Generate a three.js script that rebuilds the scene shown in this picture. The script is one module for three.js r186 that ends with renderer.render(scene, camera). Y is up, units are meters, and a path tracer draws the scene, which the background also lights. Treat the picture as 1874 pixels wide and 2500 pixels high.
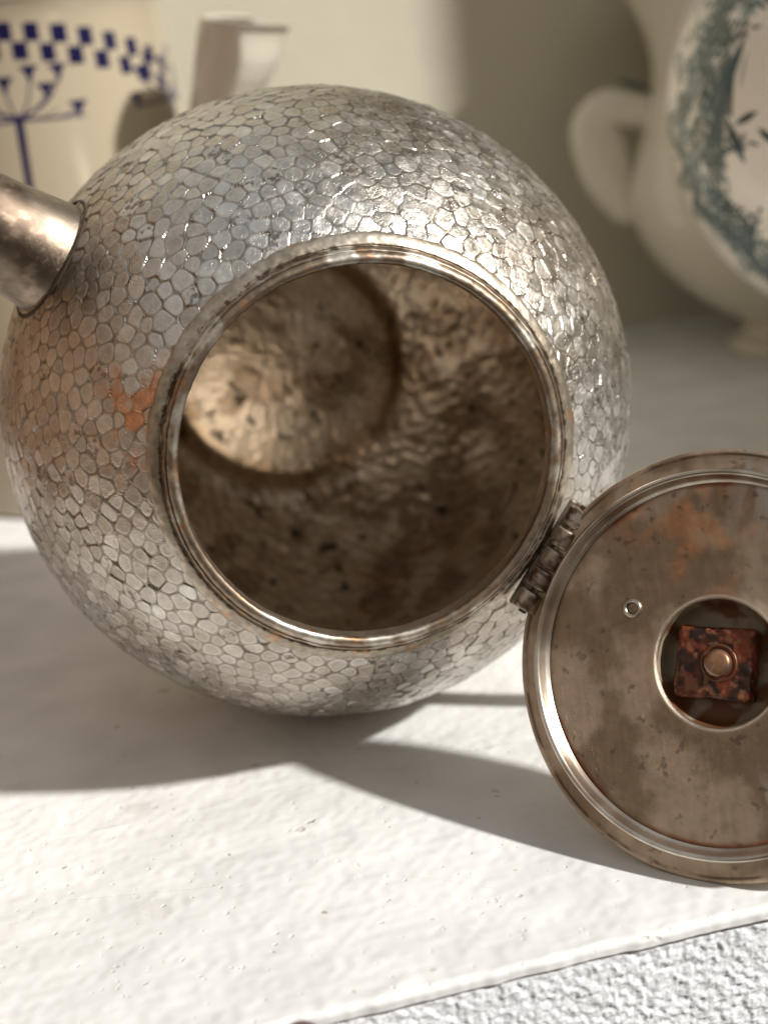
import * as THREE from 'three';
import { mergeGeometries, mergeVertices } from 'three/addons/utils/BufferGeometryUtils.js';

// ---------- camera, sky, sun, exposure ----------
const S = 0.075;                                   // one unit of the plan below = the teapot's radius, 7.5 cm
const V = (x, y, z) => new THREE.Vector3(x, y, z);
const scene = new THREE.Scene();
const camera = new THREE.PerspectiveCamera(36.05, 767 / 1024, 0.01, 60);
camera.position.set(0.175 * S, 2.354 * S, 4.925 * S);
camera.quaternion.setFromRotationMatrix(new THREE.Matrix4().makeBasis(V(0.99452, -0.09853, 0.03489), V(0.10453, 0.93748, -0.33198), V(0, 0.33381, 0.94264)));
camera.focus = 4.25 * S; camera.userData.fStop = 10;
scene.add(camera);
const renderer = new THREE.WebGLRenderer({ antialias: true });
renderer.setSize(767, 1024);
renderer.toneMapping = THREE.LinearToneMapping; renderer.toneMappingExposure = 1.05;
renderer.shadowMap.enabled = true;
const SUN = (az => el => V(Math.cos(el) * Math.cos(az), Math.sin(el), Math.cos(el) * Math.sin(az)))(25 * Math.PI / 180)(36.5 * Math.PI / 180);
const sun = new THREE.DirectionalLight(new THREE.Color(1, 0.97, 0.925), 4.95);
sun.position.copy(SUN).multiplyScalar(3); sun.castShadow = true; sun.shadow.radius = 6;
sun.shadow.mapSize.set(4096, 4096);
Object.assign(sun.shadow.camera, { left: -0.8, right: 0.8, top: 0.8, bottom: -0.8, near: 0.1, far: 8 });
scene.add(sun, sun.target);
{ // hazy sky: pale blue overhead, warm towards the horizon
  const w = 256, h = 128, d = new Float32Array(w * h * 4);
  for (let j = 0; j < h; j++) for (let i = 0; i < w; i++) {
    const el = ((j + 0.5) / h - 0.5) * Math.PI, t = Math.max(0, Math.sin(el)), k = 4 * (j * w + i);
    const a = Math.pow(t, 0.6);
    const c = el < 0 ? [0.10, 0.085, 0.065] : [0.43 - 0.11 * a, 0.375 - 0.05 * a, 0.285 + 0.05 * a];
    d[k] = c[0]; d[k + 1] = c[1]; d[k + 2] = c[2]; d[k + 3] = 1;
  }
  const t = new THREE.DataTexture(d, w, h, THREE.RGBAFormat, THREE.FloatType);
  t.mapping = THREE.EquirectangularReflectionMapping; t.magFilter = t.minFilter = THREE.LinearFilter; t.needsUpdate = true;
  scene.background = t; scene.environment = t;
}

// ---------- small tools ----------
let seed = 20417;
const rnd = () => { seed = (seed + 0x6D2B79F5) | 0; let t = Math.imul(seed ^ (seed >>> 15), 1 | seed); t = (t + Math.imul(t ^ (t >>> 7), 61 | t)) ^ t; return ((t ^ (t >>> 14)) >>> 0) / 4294967296; };
const clamp = (x, a = 0, b = 1) => x < a ? a : x > b ? b : x;
const sst = (a, b, x) => { const t = clamp((x - a) / (b - a)); return t * t * (3 - 2 * t); };
const mix = (a, b, t) => a + (b - a) * t;
const mix3 = (a, b, t) => [mix(a[0], b[0], t), mix(a[1], b[1], t), mix(a[2], b[2], t)];
const mul3 = (a, k) => [a[0] * k, a[1] * k, a[2] * k];
function h3(x, y, z) { let n = Math.imul(x, 374761393) ^ Math.imul(y, 668265263) ^ Math.imul(z, 2147483647 - 1274126177); n = Math.imul(n ^ (n >>> 13), 1274126177); n = Math.imul(n ^ (n >>> 16), 2246822519); return ((n ^ (n >>> 15)) >>> 0) / 4294967296; }
function noise(x, y, z) {
  const X = Math.floor(x), Y = Math.floor(y), Z = Math.floor(z); let u = x - X, v = y - Y, w = z - Z;
  u = u * u * (3 - 2 * u); v = v * v * (3 - 2 * v); w = w * w * (3 - 2 * w);
  return mix(mix(mix(h3(X, Y, Z), h3(X + 1, Y, Z), u), mix(h3(X, Y + 1, Z), h3(X + 1, Y + 1, Z), u), v),
    mix(mix(h3(X, Y, Z + 1), h3(X + 1, Y, Z + 1), u), mix(h3(X, Y + 1, Z + 1), h3(X + 1, Y + 1, Z + 1), u), v), w);
}
function fbm(x, y, z, o = 4) { let s = 0, a = 0.5, n = 0; for (let i = 0; i < o; i++) { s += a * noise(x, y, z); n += a; a *= 0.5; x = x * 2.03 + 7.1; y = y * 2.03 + 3.7; z = z * 2.03 + 5.3; } return s / n; }

// a grid of (nu + 1) x (nv + 1) points, closed round u; fn(u, v) returns a point; tone(p, u, v) a linear colour
function grid(nu, nv, fn, tone, vs, flip, open) {
  const P = new Float32Array((nu + 1) * (nv + 1) * 3), U = new Float32Array((nu + 1) * (nv + 1) * 2), C = tone ? new Float32Array(P.length) : null, I = [];
  for (let j = 0; j <= nv; j++) for (let i = 0; i <= nu; i++) {
    const k = j * (nu + 1) + i, u = i / nu, v = vs ? vs(j / nv) : j / nv, w = i === nu && !open ? 0 : u, p = fn(w, v);
    P.set(p, 3 * k); U.set([u, v], 2 * k); if (C) C.set(tone(p, w, v), 3 * k);
  }
  const idx = new Uint32Array(nu * nv * 6); let q = 0;
  for (let j = 0; j < nv; j++) for (let i = 0; i < nu; i++) { const a = j * (nu + 1) + i, b = a + 1, c = a + nu + 1, d = c + 1; const w = flip ? [a, c, b, b, c, d] : [a, b, c, b, d, c]; for (const k of w) idx[q++] = k; }
  const g = new THREE.BufferGeometry();
  g.setAttribute('position', new THREE.BufferAttribute(P, 3)); g.setAttribute('uv', new THREE.BufferAttribute(U, 2));
  if (C) g.setAttribute('color', new THREE.BufferAttribute(C, 3));
  g.setIndex(new THREE.BufferAttribute(idx, 1)); g.computeVertexNormals();
  const N = g.attributes.normal;
  if (P[0] === P[3 * nu] && P[1] === P[3 * nu + 1] && P[2] === P[3 * nu + 2]) for (let j = 0; j <= nv; j++) {
    const a = j * (nu + 1), b = a + nu, n = V(N.getX(a) + N.getX(b), N.getY(a) + N.getY(b), N.getZ(a) + N.getZ(b)).normalize();
    N.setXYZ(a, n.x, n.y, n.z); N.setXYZ(b, n.x, n.y, n.z);
  }
  return g;
}
// a smooth curve through (radius, height) pairs, evenly resampled; points given twice stay corners
function curve(pts, n) {
  const runs = [[]];
  pts.forEach((p, i) => { runs.at(-1).push(p); if (i && i < pts.length - 1 && p[2]) runs.push([p]); });
  const lens = runs.map(r => { let l = 0; for (let i = 1; i < r.length; i++) l += Math.hypot(r[i][0] - r[i - 1][0], r[i][1] - r[i - 1][1]); return l; });
  const tot = lens.reduce((a, b) => a + b), out = [];
  runs.forEach((r, k) => {
    const m = Math.max(2, Math.round(n * lens[k] / tot)), c = new THREE.CatmullRomCurve3(r.map(p => V(p[0], p[1], 0)), false, 'centripetal');
    for (let i = k ? 1 : 0; i <= m; i++) { const p = c.getPoint(i / m); out.push([Math.max(0, p.x), p.y]); }
  });
  return out;
}
// a turned shape about y; bump(p, u, v) moves it outwards; tone gives vertex colours
function turned(pts, nu, nv, tone, bump) {
  const c = curve(pts, nv), m = c.length - 1;
  return grid(nu, m, (u, v) => {
    const [r, y] = c[Math.round(v * m)], a = -2 * Math.PI * u, p = [r * Math.cos(a), y, r * Math.sin(a)];
    if (bump) { const k = bump(p, u, v); p[0] += k * Math.cos(a); p[2] += k * Math.sin(a); p[1] += k * 0.5; }
    return p;
  }, tone);
}
// a swept tube whose radii may differ along it: rad(t) -> [across, along the binormal]
function swept(points, rad, nu, nv, tone, up = V(0, 0, 1), closed = false) {
  const c = new THREE.CatmullRomCurve3(points.map(p => V(...p)), false, 'centripetal');
  return grid(nu, nv, (u, v) => {
    const o = c.getPoint(v), t = c.getTangent(v), b = up.clone().addScaledVector(t, -up.dot(t)).normalize(), n = V().crossVectors(b, t), [p, q] = rad(v), a = 2 * Math.PI * u;
    return o.addScaledVector(n, p * Math.cos(a)).addScaledVector(b, q * Math.sin(a)).toArray();
  }, tone);
}
function softBox(w, h, d, r, n, tone, bump) {
  let g = new THREE.BoxGeometry(w, h, d, n, Math.max(4, Math.round(n * h / w)), Math.max(4, Math.round(n * d / w))); g.deleteAttribute('uv'); g.deleteAttribute('normal'); g = mergeVertices(g, 1e-5);
  const P = g.attributes.position, C = new Float32Array(P.count * 3), H = [w / 2 - r, h / 2 - r, d / 2 - r];
  for (let i = 0; i < P.count; i++) { const p = [P.getX(i), P.getY(i), P.getZ(i)], q = p.map((x, k) => clamp(x, -H[k], H[k])), l = Math.hypot(p[0] - q[0], p[1] - q[1], p[2] - q[2]) || 1, o = q.map((x, k) => x + (p[k] - x) / l * r), b = bump ? bump(o) : 0; o.forEach((x, k) => { o[k] = x + (p[k] - q[k]) / l * b; }); P.setXYZ(i, ...o); C.set(tone(o), 3 * i); }
  g.setAttribute('color', new THREE.BufferAttribute(C, 3)); g.computeVertexNormals(); return g;
}
const names = {};
function numbered(n) { const k = names[n] = (names[n] ?? -1) + 1; return k ? `${n}_${String(k).padStart(3, '0')}` : n; }
function tag(o, label, category, group) { Object.assign(o.userData, { label, category }); if (group) o.userData.group = group; return o; }
function thing(name, label, category, [x, y, z] = [0, 0, 0], turn = 0) {
  const o = new THREE.Group(); o.name = numbered(name); o.position.set(x * S, y * S, z * S); o.rotation.y = turn; scene.add(o); return tag(o, label, category);
}
// one mesh: geometry drawn in plan units, optionally moved by a matrix first
function obj(name, geo, mat, parent, mtx, label) {
  const list = Array.isArray(geo) ? geo : [geo];
  let g = list.length > 1 ? mergeGeometries(list.map(x => { const y = x.index ? x.toNonIndexed() : x; for (const k of Object.keys(y.attributes)) if (!['position', 'normal', 'uv', 'color'].includes(k)) y.deleteAttribute(k); return y; })) : list[0];
  if (mtx) g.applyMatrix4(mtx);
  g.scale(S, S, S);
  const m = new THREE.Mesh(g, mat); m.castShadow = m.receiveShadow = true; m.name = parent ? name : numbered(name);
  if (label) m.userData.label = label;
  (parent ?? scene).add(m); return m;
}
function struct(name, geo, mat, mtx) { const m = obj(name, geo, mat, null, mtx); m.userData.kind = 'structure'; return m; }
function image(w, h, fn, srgb, repeat) {
  const fl = !srgb, d = fl ? new Float32Array(w * h * 4) : new Uint8Array(w * h * 4);
  for (let j = 0; j < h; j++) for (let i = 0; i < w; i++) { const c = fn(i, j), k = 4 * (j * w + i); for (let q = 0; q < 3; q++) d[k + q] = fl ? c : clamp(c[q]) * 255; d[k + 3] = fl ? 1 : 255; }
  const t = new THREE.DataTexture(d, w, h, THREE.RGBAFormat, fl ? THREE.FloatType : THREE.UnsignedByteType); t.wrapS = t.wrapT = THREE.RepeatWrapping; t.magFilter = THREE.LinearFilter; t.minFilter = THREE.LinearMipmapLinearFilter; t.generateMipmaps = true;
  if (srgb) t.colorSpace = THREE.SRGBColorSpace; if (repeat) t.repeat.set(...repeat); t.needsUpdate = true; return t;
}
// noise that repeats over a square of n cells
function tnoise(x, y, n, s = 0) {
  const X = Math.floor(x), Y = Math.floor(y); let u = x - X, v = y - Y; u = u * u * (3 - 2 * u); v = v * v * (3 - 2 * v);
  const m = k => ((k % n) + n) % n;
  return mix(mix(h3(m(X), m(Y), s), h3(m(X + 1), m(Y), s), u), mix(h3(m(X), m(Y + 1), s), h3(m(X + 1), m(Y + 1), s), u), v);
}

// ---------- the setting: painted sill, plaster front, back wall, added unseen walls ----------
const YAW = 12.03 * Math.PI / 180;                          // the sill's edge against the x axis
const EDGE = V(-0.157, 0, 1.803), ALONG = V(Math.cos(YAW), 0, -Math.sin(YAW)), OUT = V(Math.sin(YAW), 0, Math.cos(YAW));
const sillFrame = new THREE.Matrix4().makeBasis(ALONG, V(0, 1, 0), OUT).setPosition(EDGE);   // x along the edge, z outwards, origin on the edge
{
  const n = 2048, span = 5.2, col = new Float32Array(n * n).fill(0), hgt = new Float32Array(n * n), dirt = new Float32Array(n * n);
  for (let j = 0; j < n; j++) for (let i = 0; i < n; i++) {
    const x = i / n, y = j / n;
    const a = tnoise(x * 9, y * 9, 9, 1), b = tnoise(x * 40, y * 46, 46 * 40, 2), c = tnoise(x * 190, y * 190, 190, 3), e = tnoise(x * 90, y * 90, 90, 4);
    hgt[j * n + i] = 0.55 + 0.10 * (a - 0.5) + 0.12 * (b - 0.5) + 0.26 * (tnoise(x * 60, y * 105, 4200, 14) - 0.5) + 0.17 * (e - 0.5) + 0.26 * (c - 0.5);
    col[j * n + i] = 0.955 + 0.08 * (a - 0.5) + 0.06 * (b - 0.5);
  }
  const stamp = (cx, cy, rx, ry, ang, depth, d) => {
    const R = Math.ceil(Math.max(rx, ry) * 1.5), ca = Math.cos(ang), sa = Math.sin(ang), s = (rnd() * 1e6) | 0;
    for (let y = -R; y <= R; y++) for (let x = -R; x <= R; x++) {
      const u = (x * ca + y * sa) / rx, v = (-x * sa + y * ca) / ry, q = Math.hypot(u, v) + 0.7 * (noise(x * 0.35 + s, y * 0.35, s) - 0.5);
      if (q > 1.1) continue; const k = (((cy + y) % n + n) % n) * n + (((cx + x) % n + n) % n), w = sst(1.1, 0.55, q);
      hgt[k] -= depth * w; dirt[k] = Math.max(dirt[k], d * w);
    }
  };
  for (let i = 0; i < 3400; i++) { const r = 1.2 + 2.4 * rnd() * rnd(), big = rnd(); stamp((rnd() * n) | 0, (rnd() * n) | 0, r * (1 + 1.5 * rnd() * rnd()), r, (rnd() - 0.5) * 3, 0.07 + 0.13 * rnd(), big > 0.8 ? 0.14 + 0.5 * rnd() * rnd() : 0.06 * rnd()); }
  for (let i = 0; i < 70; i++) { const r = 2 + 3.2 * rnd(); stamp((rnd() * n) | 0, (rnd() * n) | 0, r * (1 + 1.6 * rnd()), r, (rnd() - 0.5) * 0.8, 0.3, 0.15 + 0.3 * rnd()); }
  for (let q = 0; q < 16; q++) stamp((rnd() * n) | 0, (rnd() * n) | 0, 14 + 34 * rnd(), 8 + 16 * rnd(), rnd() * 3, 0.02, 0.05 + 0.08 * rnd());
  for (let q = 0; q < 24; q++) { // hairline cracks and scratches
    let x = rnd() * n, y = rnd() * n, a = rnd() * 6.28; const l = 60 + rnd() * 200;
    for (let i = 0; i < l; i++) { x += Math.cos(a) * 1.2; y += Math.sin(a) * 1.2; a += (rnd() - 0.5) * 0.07; const k = ((Math.round(y) % n + n) % n) * n + ((Math.round(x) % n + n) % n); hgt[k] -= 0.09; dirt[k] = Math.max(dirt[k], 0.20 * rnd()); }
  }
  const paint = image(n, n, (i, j) => { const k = j * n + i, d = dirt[k], c = col[k]; return mix3(mul3([0.93, 0.929, 0.922], c), [0.50, 0.445, 0.36], d); }, true);
  const relief = image(n, n, (i, j) => hgt[j * n + i], false);
  paint.anisotropy = relief.anisotropy = 8;
  const sillMat = new THREE.MeshStandardMaterial({ map: paint, bumpMap: relief, bumpScale: 0.00075, roughness: 0.72 });
  // board: top sheet, worn front lip that curls over to the face
  const prof = []; for (let i = 0; i <= 12; i++) prof.push([-0.14 + 0.12 * i / 12, 0]);
  for (let i = 1; i <= 8; i++) { const a = i / 8 * Math.PI / 2; prof.push([-0.02 + 0.02 * Math.sin(a), -0.02 + 0.02 * Math.cos(a)]); }
  prof.push([0, -0.034]);
  const lip = grid(1500, prof.length - 1, (u, v) => {
    const [z, y] = prof[Math.round(v * (prof.length - 1))], x = -6 + 12 * u, k = sst(-0.12, -0.01, z);
    const w = ((fbm(x * 4, z * 3, 2, 3) - 0.5) * 0.010 + (fbm(x * 30, 3, z * 14, 2) - 0.5) * 0.006) * k;
    return [x, y + 0.002 * k + (fbm(x * 16, 7, z * 30, 2) - 0.5) * 0.006 * k, z + w];
  }, null, null, true, true);
  const top = new THREE.PlaneGeometry(12, 7.04).rotateX(-Math.PI / 2).translate(0, 0, -3.66);
  for (const g of [lip, top]) for (let i = 0, p = g.attributes.position.array, a = g.attributes.uv.array; i < a.length / 2; i++) { a[2 * i] = p[3 * i] / span + 0.37; a[2 * i + 1] = (p[3 * i + 2] - p[3 * i + 1]) / span + 0.21; }
  struct('window_sill', [top, lip], sillMat, sillFrame);
  // rough-cast plaster under the board
  const pn = 512, ph = image(pn, pn, (i, j) => 0.6 * tnoise(i / pn * 64, j / pn * 64, 64, 7) + 0.4 * tnoise(i / pn * 150, j / pn * 150, 150, 8), false, [1, 1]);
  const grain = image(512, 512, (i, j) => { const a = tnoise(i / 512 * 6, j / 512 * 6, 6, 51), b = tnoise(i / 512 * 128, j / 512 * 128, 128, 52), d = sst(0.80, 0.95, tnoise(i / 512 * 70, j / 512 * 70, 70, 53)); return mix3(mul3([0.97, 0.975, 0.985], 0.94 + 0.05 * a + 0.06 * (b - 0.5)), [0.70, 0.68, 0.65], 0.55 * d); }, true);
  const plaster = new THREE.MeshStandardMaterial({ map: grain, color: new THREE.Color(0.90, 0.91, 0.925), bumpMap: ph, bumpScale: 0.0001, roughness: 0.9 });
  const lump = (x, y) => { const n1 = fbm(x * 62, y * 62, 4, 3), n2 = noise(x * 120, y * 120, 9); return 0.0060 * sst(0.2, 0.8, n1) + 0.0035 * n2; };
  const f = grid(1100, 330, (u, v) => { const x = -1.6 + 4.0 * u, y = -0.030 - 1.2 * v; return [x, y, -0.016 + lump(x, y) * sst(-0.01, 0.03, v)]; }, null, null, true, true);
  f.attributes.uv.array.forEach((_, i, a) => { if (i % 2) return; const k = i / 2 * 3, p = f.attributes.position.array; a[i] = p[k] * 1.6; a[i + 1] = p[k + 1] * 1.6; });
  struct('plaster_front', f, plaster, sillFrame);
  const box = (w, h, d, x, y, z) => new THREE.BoxGeometry(w, h, d).translate(x, y, z);
  // masonry that carries the sill, further down and to both sides
  struct('masonry', [box(12, 6, 6.8, 0, -3.08, -3.6)], new THREE.MeshStandardMaterial({ color: new THREE.Color(0.62, 0.61, 0.58), roughness: 0.95 }), sillFrame);
  // back wall: thick, with trowel marks
  const wallMat = new THREE.MeshStandardMaterial({ color: new THREE.Color(0.64, 0.605, 0.495), roughness: 0.85, bumpMap: ph, bumpScale: 0.0003 });
  const mott = image(512, 512, (i, j) => { const a = tnoise(i / 512 * 5, j / 512 * 5, 5, 41), b = tnoise(i / 512 * 22, j / 512 * 22, 22, 42); return mul3([0.985, 0.98, 0.965], 0.94 + 0.06 * a + 0.04 * (b - 0.5)); }, true); wallMat.map = mott;
  const wz = V(2.105, 0, -4.774).sub(EDGE).dot(OUT);
  const wg = box(12, 9, 0.6, 0, 4.5, wz - 0.3);
  struct('wall_back', wg, wallMat, sillFrame);
  // yard paving; unseen house wall added behind the camera for the silver to mirror
  struct('yard_paving', [box(160, 0.5, 90, 0, -12.25, 40)], new THREE.MeshStandardMaterial({ color: new THREE.Color(0.16, 0.14, 0.115), roughness: 0.95 }), new THREE.Matrix4());
  struct('added_house_wall', [box(160, 25, 1.5, 0, 0.5, 30)], new THREE.MeshStandardMaterial({ color: new THREE.Color(0.44, 0.345, 0.24), roughness: 0.9, bumpMap: ph, bumpScale: 0.002 }), new THREE.Matrix4().makeRotationY(0.12));
  // unseen brown wall added at the left, so sunlight off it warms the silver
  struct('added_wall_left', [box(0.5, 5.2, 6.4, -3.75, 2.602, -0.55)], new THREE.MeshStandardMaterial({ color: new THREE.Color(0.17, 0.10, 0.055), roughness: 0.7, bumpMap: ph, bumpScale: 0.0004 }), new THREE.Matrix4());
  // unseen walls added at the right, shaped to shade that half of the niche
  const j = new THREE.Matrix4();
  struct('added_wall_right', [box(0.8, 9, 2.25, 4.06, 4.5, -4.275)], wallMat, j);
  struct('added_wall_right_low', [box(0.8, 3.9, 3.0, 4.9, 1.95, -1.145)], wallMat, j);
}

// ---------- teapot ----------
const NAXIS = V(0.177, 0.0854, 0.9805).normalize(), EAXIS = V(0.786, -0.612, -0.089);
EAXIS.addScaledVector(NAXIS, -EAXIS.dot(NAXIS)).normalize();
const POT = new THREE.Matrix4().makeBasis(EAXIS, NAXIS, V().crossVectors(EAXIS, NAXIS)).setPosition(0, 1, 0);  // local: y out of the mouth, x towards the hinge
const toPot = POT.clone().invert();
// where on the pot a place is: picture-free local directions of the patches of wear and painted glow
const teapot = thing('teapot', 'hammered silver-plated teapot lying on its side with its hinged lid open', 'teapot');
const metal = (o = {}) => new THREE.MeshStandardMaterial({ color: 0xffffff, vertexColors: true, metalness: 0.96, roughness: 0.34, ...o });
const scratch = (() => {
  const n = 1024, a = new Float32Array(n * n);
  for (let j = 0; j < n; j++) for (let i = 0; i < n; i++) a[j * n + i] = 0.5 + 0.25 * (tnoise(i / n * 128, j / n * 128, 128, 21) - 0.5) + 0.2 * (tnoise(i / n * 400, j / n * 400, 400, 22) - 0.5);
  for (let q = 0; q < 2600; q++) { let x = rnd() * n, y = rnd() * n; const t = rnd() * 6.28, l = 10 + 60 * rnd() * rnd(), d = 0.1 + 0.25 * rnd(); for (let i = 0; i < l; i++) { x += Math.cos(t); y += Math.sin(t); const k = ((y | 0) % n + n) % n * n + ((x | 0) % n + n) % n; a[k] -= d; } }
  return image(n, n, (i, j) => a[j * n + i], false, [10, 4]);
})();
const roughTex = image(512, 512, (i, j) => { const a = tnoise(i / 512 * 24, j / 512 * 24, 24, 31), b = tnoise(i / 512 * 90, j / 512 * 90, 90, 32); return 0.72 + 0.5 * (a - 0.5) + 0.3 * (b - 0.5); }, false, [6, 3]);
// hammer marks: points spread over the sphere, pushed apart
const cells = (() => {
  const n = 4600, P = [];
  for (let i = 0; i < n; i++) { const y = 1 - 2 * (i + 0.5) / n, r = Math.sqrt(1 - y * y), a = i * 2.399963; P.push(V(r * Math.cos(a), y, r * Math.sin(a)).add(V(rnd() - 0.5, rnd() - 0.5, rnd() - 0.5).multiplyScalar(0.05)).normalize()); }
  const G = 0.1, key = p => `${Math.floor(p.x / G)},${Math.floor(p.y / G)},${Math.floor(p.z / G)}`;
  for (let it = 0; it < 9; it++) {
    const m = new Map(); P.forEach((p, i) => { const k = key(p); m.has(k) ? m.get(k).push(i) : m.set(k, [i]); });
    P.map((p, i) => {
      const f = V(), X = Math.floor(p.x / G), Y = Math.floor(p.y / G), Z = Math.floor(p.z / G);
      for (let a = -1; a < 2; a++) for (let b = -1; b < 2; b++) for (let c = -1; c < 2; c++) for (const q of m.get(`${X + a},${Y + b},${Z + c}`) ?? []) if (q !== i) { const d = V().subVectors(p, P[q]), l = d.length(); if (l < 0.0562) f.addScaledVector(d, 0.30 * (0.0562 - l) / Math.max(l, 1e-4)); }
      return f;
    }).forEach((f, i) => P[i].add(f).normalize());
  }
  const info = P.map(p => ({ p, tone: rnd(), hue: rnd(), tilt: V(rnd() - 0.5, rnd() - 0.5, rnd() - 0.5).multiplyScalar(0.16), deep: rnd(), grow: 0.0006 * (rnd() - 0.5), id: (rnd() * 1e9) | 0 }));
  const H = 0.09, W = 26, table = new Map(), kk = (a, b, c) => ((a + W) * 64 + b + W) * 64 + c + W;
  info.forEach(c => { const k = kk(Math.floor(c.p.x / H), Math.floor(c.p.y / H), Math.floor(c.p.z / H)); table.has(k) ? table.get(k).push(c) : table.set(k, [c]); });
  const near = []; // reused
  // c: the hammer mark a place lies in, d: distance to its middle, e: rounded distance to its edge, w: how marked that edge is
  return (x, y, z) => {
    near.length = 0; let b1 = 9, c1 = null;
    const X = Math.floor(x / H), Y = Math.floor(y / H), Z = Math.floor(z / H);
    for (let a = -1; a < 2; a++) for (let b = -1; b < 2; b++) for (let c = -1; c < 2; c++) { const l = table.get(kk(X + a, Y + b, Z + c)); if (l) for (const q of l) { const d2 = (q.p.x - x) ** 2 + (q.p.y - y) ** 2 + (q.p.z - z) ** 2; if (d2 < 0.0100) { const f = d2 - q.grow; near.push(q, f, d2); if (f < b1) { b1 = f; c1 = q; } } } }
    let s = 0, m = 9, o = null, dd = 0; const k = 0.0054;
    for (let i = 0; i < near.length; i += 3) { const q = near[i]; if (q === c1) { dd = near[i + 2]; continue; } const l = Math.hypot(q.p.x - c1.p.x, q.p.y - c1.p.y, q.p.z - c1.p.z), e = (near[i + 1] - b1) / (2 * l); s += Math.exp(-e / k); if (e < m) { m = e; o = q; } }
    const h = o ? h3(Math.min(c1.id, o.id), Math.max(c1.id, o.id), 5) : 0.5;
    return { c: c1, d: Math.sqrt(dd), e: Math.max(0, -k * Math.log(s + 1e-9)), w: 0.1 + 0.9 * h };
  };
})();
const COPPER_AND_GLOW = [0.80, 0.36, 0.16];  // bare copper on the lid, painted orange reflection on the body
function wear(x, y, z) { return fbm(x * 2.3 + 4, y * 2.3 + 1, z * 2.3 + 8, 4); }
{
  const th0 = 34.35 * Math.PI / 180, th1 = 154 * Math.PI / 180, dense = 112 * Math.PI / 180, nv = 480, split = 0.92;
  const vs = v => v < split ? v / split * (dense - th0) / (th1 - th0) : mix((dense - th0) / (th1 - th0), 1, (v - split) / (1 - split));
  const hit = new Map();
  let last = null;
  const surf = (u, v) => {
    const th = mix(th0, th1, v), a = -2 * Math.PI * u, s = Math.sin(th), x = s * Math.cos(a), y = Math.cos(th), z = s * Math.sin(a);
    const wx = 0.007 * (noise(x * 30, y * 30, z * 30) - 0.5), wy = 0.007 * (noise(x * 30 + 50, y * 30, z * 30) - 0.5), wz = 0.007 * (noise(x * 30, y * 30 + 50, z * 30) - 0.5);
    const q = cells(x + wx, y + wy, z + wz), c = q.c; last = q;
    const edge = Math.exp(-((q.e / 0.0034) ** 2)), fadeRim = sst(th0 + 0.002, th0 + 0.022, th);
    const flat = 0.9 * q.d * q.d, tilt = (x - c.p.x) * c.tilt.x + (y - c.p.y) * c.tilt.y + (z - c.p.z) * c.tilt.z;
    let r = 1 + (flat + tilt - 0.0010 * edge * (0.4 + 0.9 * q.w) + 0.0009 * (noise(x * 60, y * 60, z * 60) - 0.5)) * fadeRim - 0.002 * (1 - fadeRim);
    r += 0.006 * (fbm(x * 3, y * 3, z * 3, 2) - 0.5);
    return [x * r, y * r, z * r];
  };
  const glowDir = V(-0.62, 0.62, 0.25).normalize();
  const tone = (p) => {
    const [x, y, z] = p, q = last, c = q.c;
    const t = wear(x, y, z);
    let b = mix3([0.46, 0.41, 0.345], [0.72, 0.70, 0.66], clamp(sst(0.36, 0.62, t) * 0.8 + 0.4 * (c.tone - 0.4)));
    if (c.hue > 0.86) b = mix3(b, [0.56, 0.47, 0.38], 0.35);
    b = mul3(b, 0.91 + 0.15 * c.tone);
    const mott = fbm(x * 55, y * 55, z * 55, 3); b = mul3(b, 0.80 + 0.42 * mott);
    if (c.deep > 0.93) b = mix3(b, [0.13, 0.11, 0.09], 0.75 * sst(0.52, 0.62, fbm(x * 70 + 9, y * 70, z * 70, 3)));
    // worn edges of the hammer marks shine, the seams hold dirt
    b = mix3(b, [0.86, 0.83, 0.78], 0.22 * sst(0.0025, 0.0045, q.e) * sst(0.010, 0.0055, q.e));
    const seam = sst(0.0027, 0.0004, q.e) * clamp(0.15 + 1.0 * fbm(x * 9, y * 9, z * 9, 2) + 0.5 * (q.w - 0.5));
    b = mix3(b, [0.18, 0.145, 0.11], 0.75 * seam);
    // orange reflection painted into the colour of some hammer marks
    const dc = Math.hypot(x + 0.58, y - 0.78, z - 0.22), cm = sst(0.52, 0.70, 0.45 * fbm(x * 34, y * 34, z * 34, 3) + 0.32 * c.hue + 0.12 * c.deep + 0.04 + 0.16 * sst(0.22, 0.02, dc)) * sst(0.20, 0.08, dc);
    b = mix3(b, mul3(COPPER_AND_GLOW, 0.55 + 0.75 * mott), 0.8 * cm);
    // grey solder smeared round the mouth
    const ring = sst(0.045, 0.0, Math.acos(clamp(y / Math.hypot(x, y, z), -1, 1)) - th0 + 0.045 * (fbm(x * 12, y * 12, z * 12, 3) - 0.5));
    b = mix3(b, mul3([0.50, 0.49, 0.46], 0.7 + 0.6 * mott), 0.75 * ring);
    return b;
  };
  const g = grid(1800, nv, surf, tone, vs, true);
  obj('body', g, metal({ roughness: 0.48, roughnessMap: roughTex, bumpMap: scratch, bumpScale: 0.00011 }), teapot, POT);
  // flat foot at the far end
  obj('base', turned([[0.0, -0.968], [0.2, -0.969], [0.40, -0.968], [0.440, -0.962], [0.455, -0.930], [0.449, -0.885]], 160, 30, p => mul3([0.5, 0.45, 0.38], 0.7 + 0.5 * fbm(p[0] * 9, 1, p[2] * 9))), metal({ roughness: 0.4 }), teapot, POT);
}
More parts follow.
